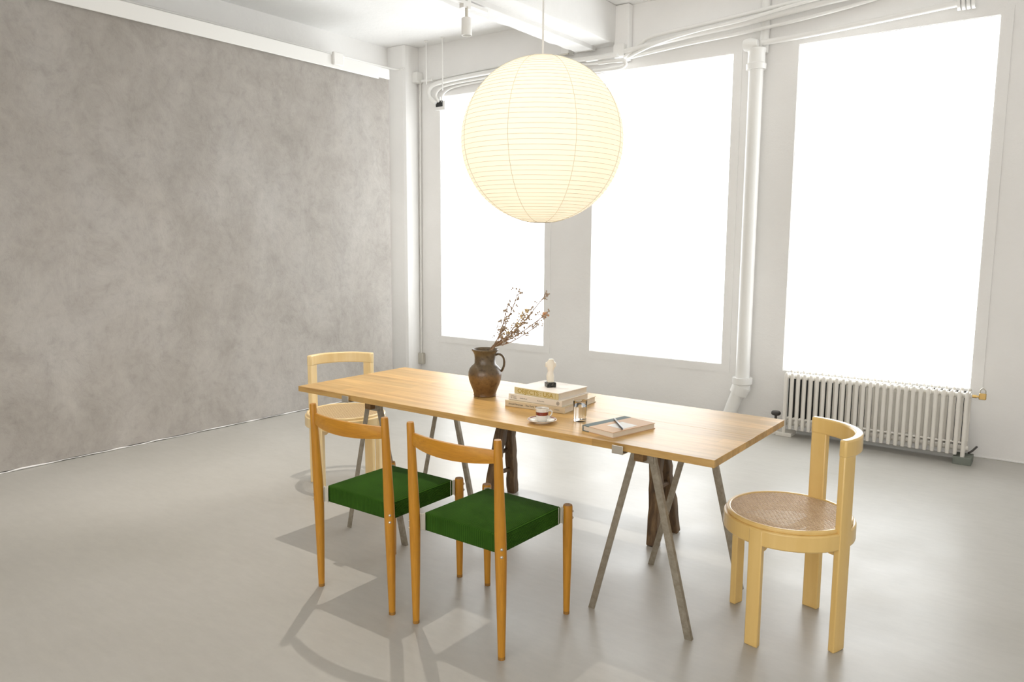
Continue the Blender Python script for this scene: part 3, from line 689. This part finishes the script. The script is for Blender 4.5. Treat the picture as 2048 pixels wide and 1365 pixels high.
for a_, z, d, nt_, kind, lab in SPR:
    base_p = FP(.012+random.uniform(-.012, .012), TZ+.06, d*.2); mid0 = FP(.026+random.uniform(-.008, .01), TZ+.215, d*.3); tip = FP(a_, z, d)
    mid1 = mid0.lerp(tip, .5) + Vector((0, 0, -.012)) + rt*random.uniform(-.006, .01)
    path = smooth_path([base_p, mid0, mid1, tip], 7)
    o = MB().tube(path, [.0032 - .0012*i/len(path) for i in range(len(path))], 5).build('dried_flower', M_STEM)
    tag(o, lab or 'thin dried grey brown sprig in the jug', 'dried flower', 'dried flowers in the jug')
    tw = MB(); bl = MB()
    for k in range(nt_*2):
        f = random.uniform(.40, 1.0)**.8; p = path[min(len(path)-1, int(f*len(path)))]
        ln = random.uniform(.012, .045); dr = ((tip-mid0).normalized()*1.1 + rt*random.uniform(-1, 1) + dp*random.uniform(-.8, .8) + Vector((0, 0, random.uniform(-.5, 1)))).normalized()
        e = p + dr*ln; tw.tube([p, p.lerp(e, .5)+Vector((0, 0, .002)), e], .0012, 4)
        blob(bl, e, random.uniform(.0034, .0056))
        for q in range(2):
            e2 = e + Vector([random.uniform(-.009, .009) for _ in range(3)]); tw.tube([e, e2], .0010, 4); blob(bl, e2, random.uniform(.0026, .0042))
    tw.build('twigs', M_STEM, o)
    bl.build('buds', M_BUDPALE if kind == 'pale' else M_BUD, o)
    if kind != 'grey':
        b2 = MB()
        if kind == 'rose':
            for q in range(9): blob(b2, tip + rt*random.uniform(-.026, .01) + dp*random.uniform(-.008, .008) + Vector((0, 0, random.uniform(-.018, .008))), random.uniform(.004, .009))
        else:
            for q in range(26):
                p = path[int(random.uniform(.62, .99)*len(path))]; blob(b2, p + rt*random.uniform(-.022, .022) + dp*random.uniform(-.012, .012) + Vector((0, 0, random.uniform(-.018, .018))), random.uniform(.0025, .0045))
        b2.build('blossoms', M_BUDROSE if kind == 'rose' else M_BUDPALE, o)

# ------------------------------------------------------------------ books
def book(name, label, loc, rz, wd, dp_, th, mcov, mspine, grp='books stacked on the table'):
    """origin at the near left corner; the spine faces -Y"""
    t = thing(name, label, 'book', loc, rz, grp)
    bt = .0028
    b = MB(); b.box(0, wd, 0, dp_, 0, bt); b.box(0, wd, 0, dp_, th-bt, th); b.build('cover', mcov, t, bevel=.0006)
    MB().box(0, wd, -.0006, bt, .0002, th-.0002).build('spine', mspine, t, bevel=.0012)
    MB().box(.004, wd-.004, bt, dp_-.004, bt, th-bt).build('page_block', M_PAGES, t)
    return t
FRONT = Matrix.Rotation(PI/2, 4, 'X')      # text lying on the spine, read from -Y
def on_spine(x, z): return Matrix.Translation((x, -.0008, z)) @ FRONT
b3 = book('book', 'sand coloured large hardback at the bottom of the table stack', (-2.019, 2.664, TZ+.0004), math.radians(4.6), .302, .303, .0275, M_BOOK3, M_BOOK3)
lettering('Arnold Newman', .0118, M_DARKINK, b3, on_spine(.019, .0095), fit=.074)
lettering('The Early Work', .0118, M_DARKINK, b3, on_spine(.106, .0095), fit=.078)
lettering('STEIDL', .0075, M_GREYINK, b3, on_spine(.252, .0105), fit=.025)
b2 = book('book', 'ivory hardback lettered STILL, middle of the table stack', (-2.013, 2.683, TZ+.0284), math.radians(.5), .282, .225, .027, M_BOOK2, M_BOOK2)
lettering('STILL', .0205, M_GREYINK, b2, on_spine(.012, .0062), squeeze=.72)
s_ = MB()
for x0, n_ in ((.062, 13), (.155, 12)):
    for k in range(n_): s_.box(x0+k*.0031, x0+k*.0031+.0018, -.0011, -.0005, .0105, .0105+(.0032 if k % 4 else .0045))
s_.build('fine_print', M_GREYINK, b2)
s_ = MB(); s_.tube([(.262+.0062*math.cos(2*PI*i/20), -.001, .0135+.0075*math.sin(2*PI*i/20)) for i in range(21)], .0011, 5); s_.box(.2595, .2645, -.0015, -.0006, .0095, .0175); s_.build('emblem', M_GREYINK, b2)
b1 = book('book', 'cream hardback with straw spine lettered OBJECTS:USA, top of the table stack', (-1.994, 2.700, TZ+.0558), math.radians(-3.0), .244, .222, .029, M_CREAM, M_SPINE1)
lettering('OBJECTS : USA', .0262, M_GOLDINK, b1, on_spine(.0185, .0055), bold=.00045, fit=.198)
MB().box(.2265, .2278, -.0012, -.0005, .004, .025).build('spine_line', M_GOLDINK, b1)

# statuette
t = thing('statuette', 'small cream torso statuette on a black marble block on the books', 'statuette', (-1.868, 2.800, TZ+.0853), math.radians(52))
MB().box(-.021, .021, -.021, .021, 0, .021).build('plinth', M_MARBLE, t, bevel=.002)
MB().box(-.014, .014, -.013, .013, .021, .0245).build('footing', M_ALAB, t, bevel=.001)
secs = [(.024, .015, .011, 0, 0), (.032, .0165, .012, 0, 0), (.045, .0175, .0135, -.001, 0), (.055, .016, .0125, -.001, 0), (.066, .0128, .010, 0, 0), (.075, .0135, .0105, .001, 0), (.088, .0185, .0125, .001, -.001), (.097, .0205, .013, .001, -.001), (.107, .0200, .0125, .001, 0), (.114, .0165, .011, .001, 0), (.119, .0125, .0095, .002, 0), (.123, .0115, .009, .0025, 0), (.125, .0085, .007, .003, 0)]
ca_, sa_ = math.cos(math.radians(-15)), math.sin(math.radians(-15))
rs = []
for z, rx, ry, ox, oy in secs:
    r = []
    for j in range(20):
        an = 2*PI*j/20; x = rx*math.cos(an)+ox; y = ry*math.sin(an)+oy
        if .08 < z < .099 and math.sin(an) < 0: y -= .003*abs(math.sin(2*an))     # chest
        if z < .05 and abs(math.cos(an)) < .25: y *= .82                          # cleft between the thighs
        r.append(Vector((x*ca_-y*sa_, x*sa_+y*ca_, z)))
    rs.append(r)
MB().rings(rs).build('torso', M_ALAB, t)
for s in (-1, 1):
    x, y = s*.0205, 0
    MB().tube([(x*ca_*.8, x*sa_*.8, .109), (x*ca_*.95, x*sa_*.95, .100), (x*ca_*1.0, x*sa_*1.0, .090)], [.006, .006, .0042], 10).build('arm_stump', M_ALAB, t)

# cup and saucer
CX_, CY_ = -1.708, 2.503
t = thing('saucer', 'white saucer with a thin maroon rim under the espresso cup', 'saucer', (CX_, CY_, TZ))
MB().lathe([(0, .003), (.026, .003), (.030, .0005), (.034, .0005), (.036, .004), (.050, .009), (.059, .013), (.060, .0142), (.0585, .0150), (.050, .0115), (.036, .0065), (.028, .0055), (0, .0055)], 40).build('plate', M_PORC, t)
MB().lathe([(.0515, .0123), (.0565, .0144), (.0567, .0147), (.0513, .0126)], 40, closed=True).build('rim_band', M_MAROON, t)
t = thing('espresso_cup', 'small white espresso cup with a maroon band on the saucer', 'cup', (CX_, CY_, TZ+.0058), math.atan2(.60, .80))
MB().lathe([(0, .0), (.019, 0), (.0215, .002), (.0235, .008), (.0250, .025), (.0262, .050), (.0272, .054), (.0262, .0545), (.0250, .051), (.0235, .025), (.021, .008), (0, .005)], 36).build('body', M_PORC, t)
MB().lathe([(.02465, .0265), (.02545, .0265), (.02605, .0400), (.0254, .0400)], 36, closed=True).build('colour_band', M_MAROON, t)
MB().lathe([(0, .047), (.0245, .047)], 30).build('coffee', M_COFFEE, t)
hp = smooth_path([(.0245, 0, .042), (.033, 0, .045), (.0395, 0, .039), (.0385, 0, .029), (.031, 0, .021), (.0235, 0, .017)], 4)
MB().tube(hp, .0028, 10).build('handle', M_PORC, t)

# water glass
t = thing('drinking_glass', 'clear glass tumbler of water between the books and the notebook', 'glass', (-1.600, 2.620, TZ))
MB().lathe([(0, .0), (.0245, 0), (.0258, .002), (.0265, .02), (.0290, .084), (.0288, .0855), (.0276, .084), (.0252, .02), (.0235, .009), (0, .008)], 40).build('tumbler', M_GLASS, t)
MB().lathe([(0, .0076), (.0237, .0084), (.0255, .02), (.0273, .062), (0, .062)], 40).build('water', M_WATER, t)

# notebook and pen
t = thing('notebook', 'tan covered notebook with slate cloth spine and white label at the table edge', 'notebook', (-1.506, 2.486, TZ), math.radians(-12.8))
NW, ND, NT = .158, .247, .0225
b = MB(); b.box(.012, NW, 0, ND, NT-.0022, NT); b.box(.012, NW, 0, ND, 0, .0022); b.build('cover', M_NBCOVER, t, bevel=.0006)
b = MB(); b.box(-.001, .034, -.0003, ND+.0003, NT-.0024, NT+.0004); b.box(-.001, .034, -.0003, ND+.0003, -.0000, .0024); b.box(-.0015, .002, 0, ND, .0005, NT)
b.build('cloth_spine', M_NBTEAL, t, bevel=.0006)
MB().box(.003, NW-.003, .003, ND-.003, .0022, NT-.0022).build('page_block', M_PAGES, t)
MB().box(.064, .142, .068, .158, NT, NT+.0004).build('paper_label', M_PAPERLABEL, t)
PA, PB = Vector((-1.452, 2.640, TZ+NT+.0048)), Vector((-1.338, 2.502, TZ+NT+.0048))
o = MB().tube([PA, PA.lerp(PB, .04), PA.lerp(PB, .75), PA.lerp(PB, .94), PB], [.0026, .0040, .0042, .0034, .0010], 14).build('pen', M_PEN)
tag(o, 'black pen lying across the notebook', 'pen')
d = (PB-PA).normalized(); MB().tube([PA+Vector((0, 0, .0046)), PA.lerp(PB, .35)+Vector((0, 0, .0048))], .0009, 6).build('clip', M_NICKEL, o)
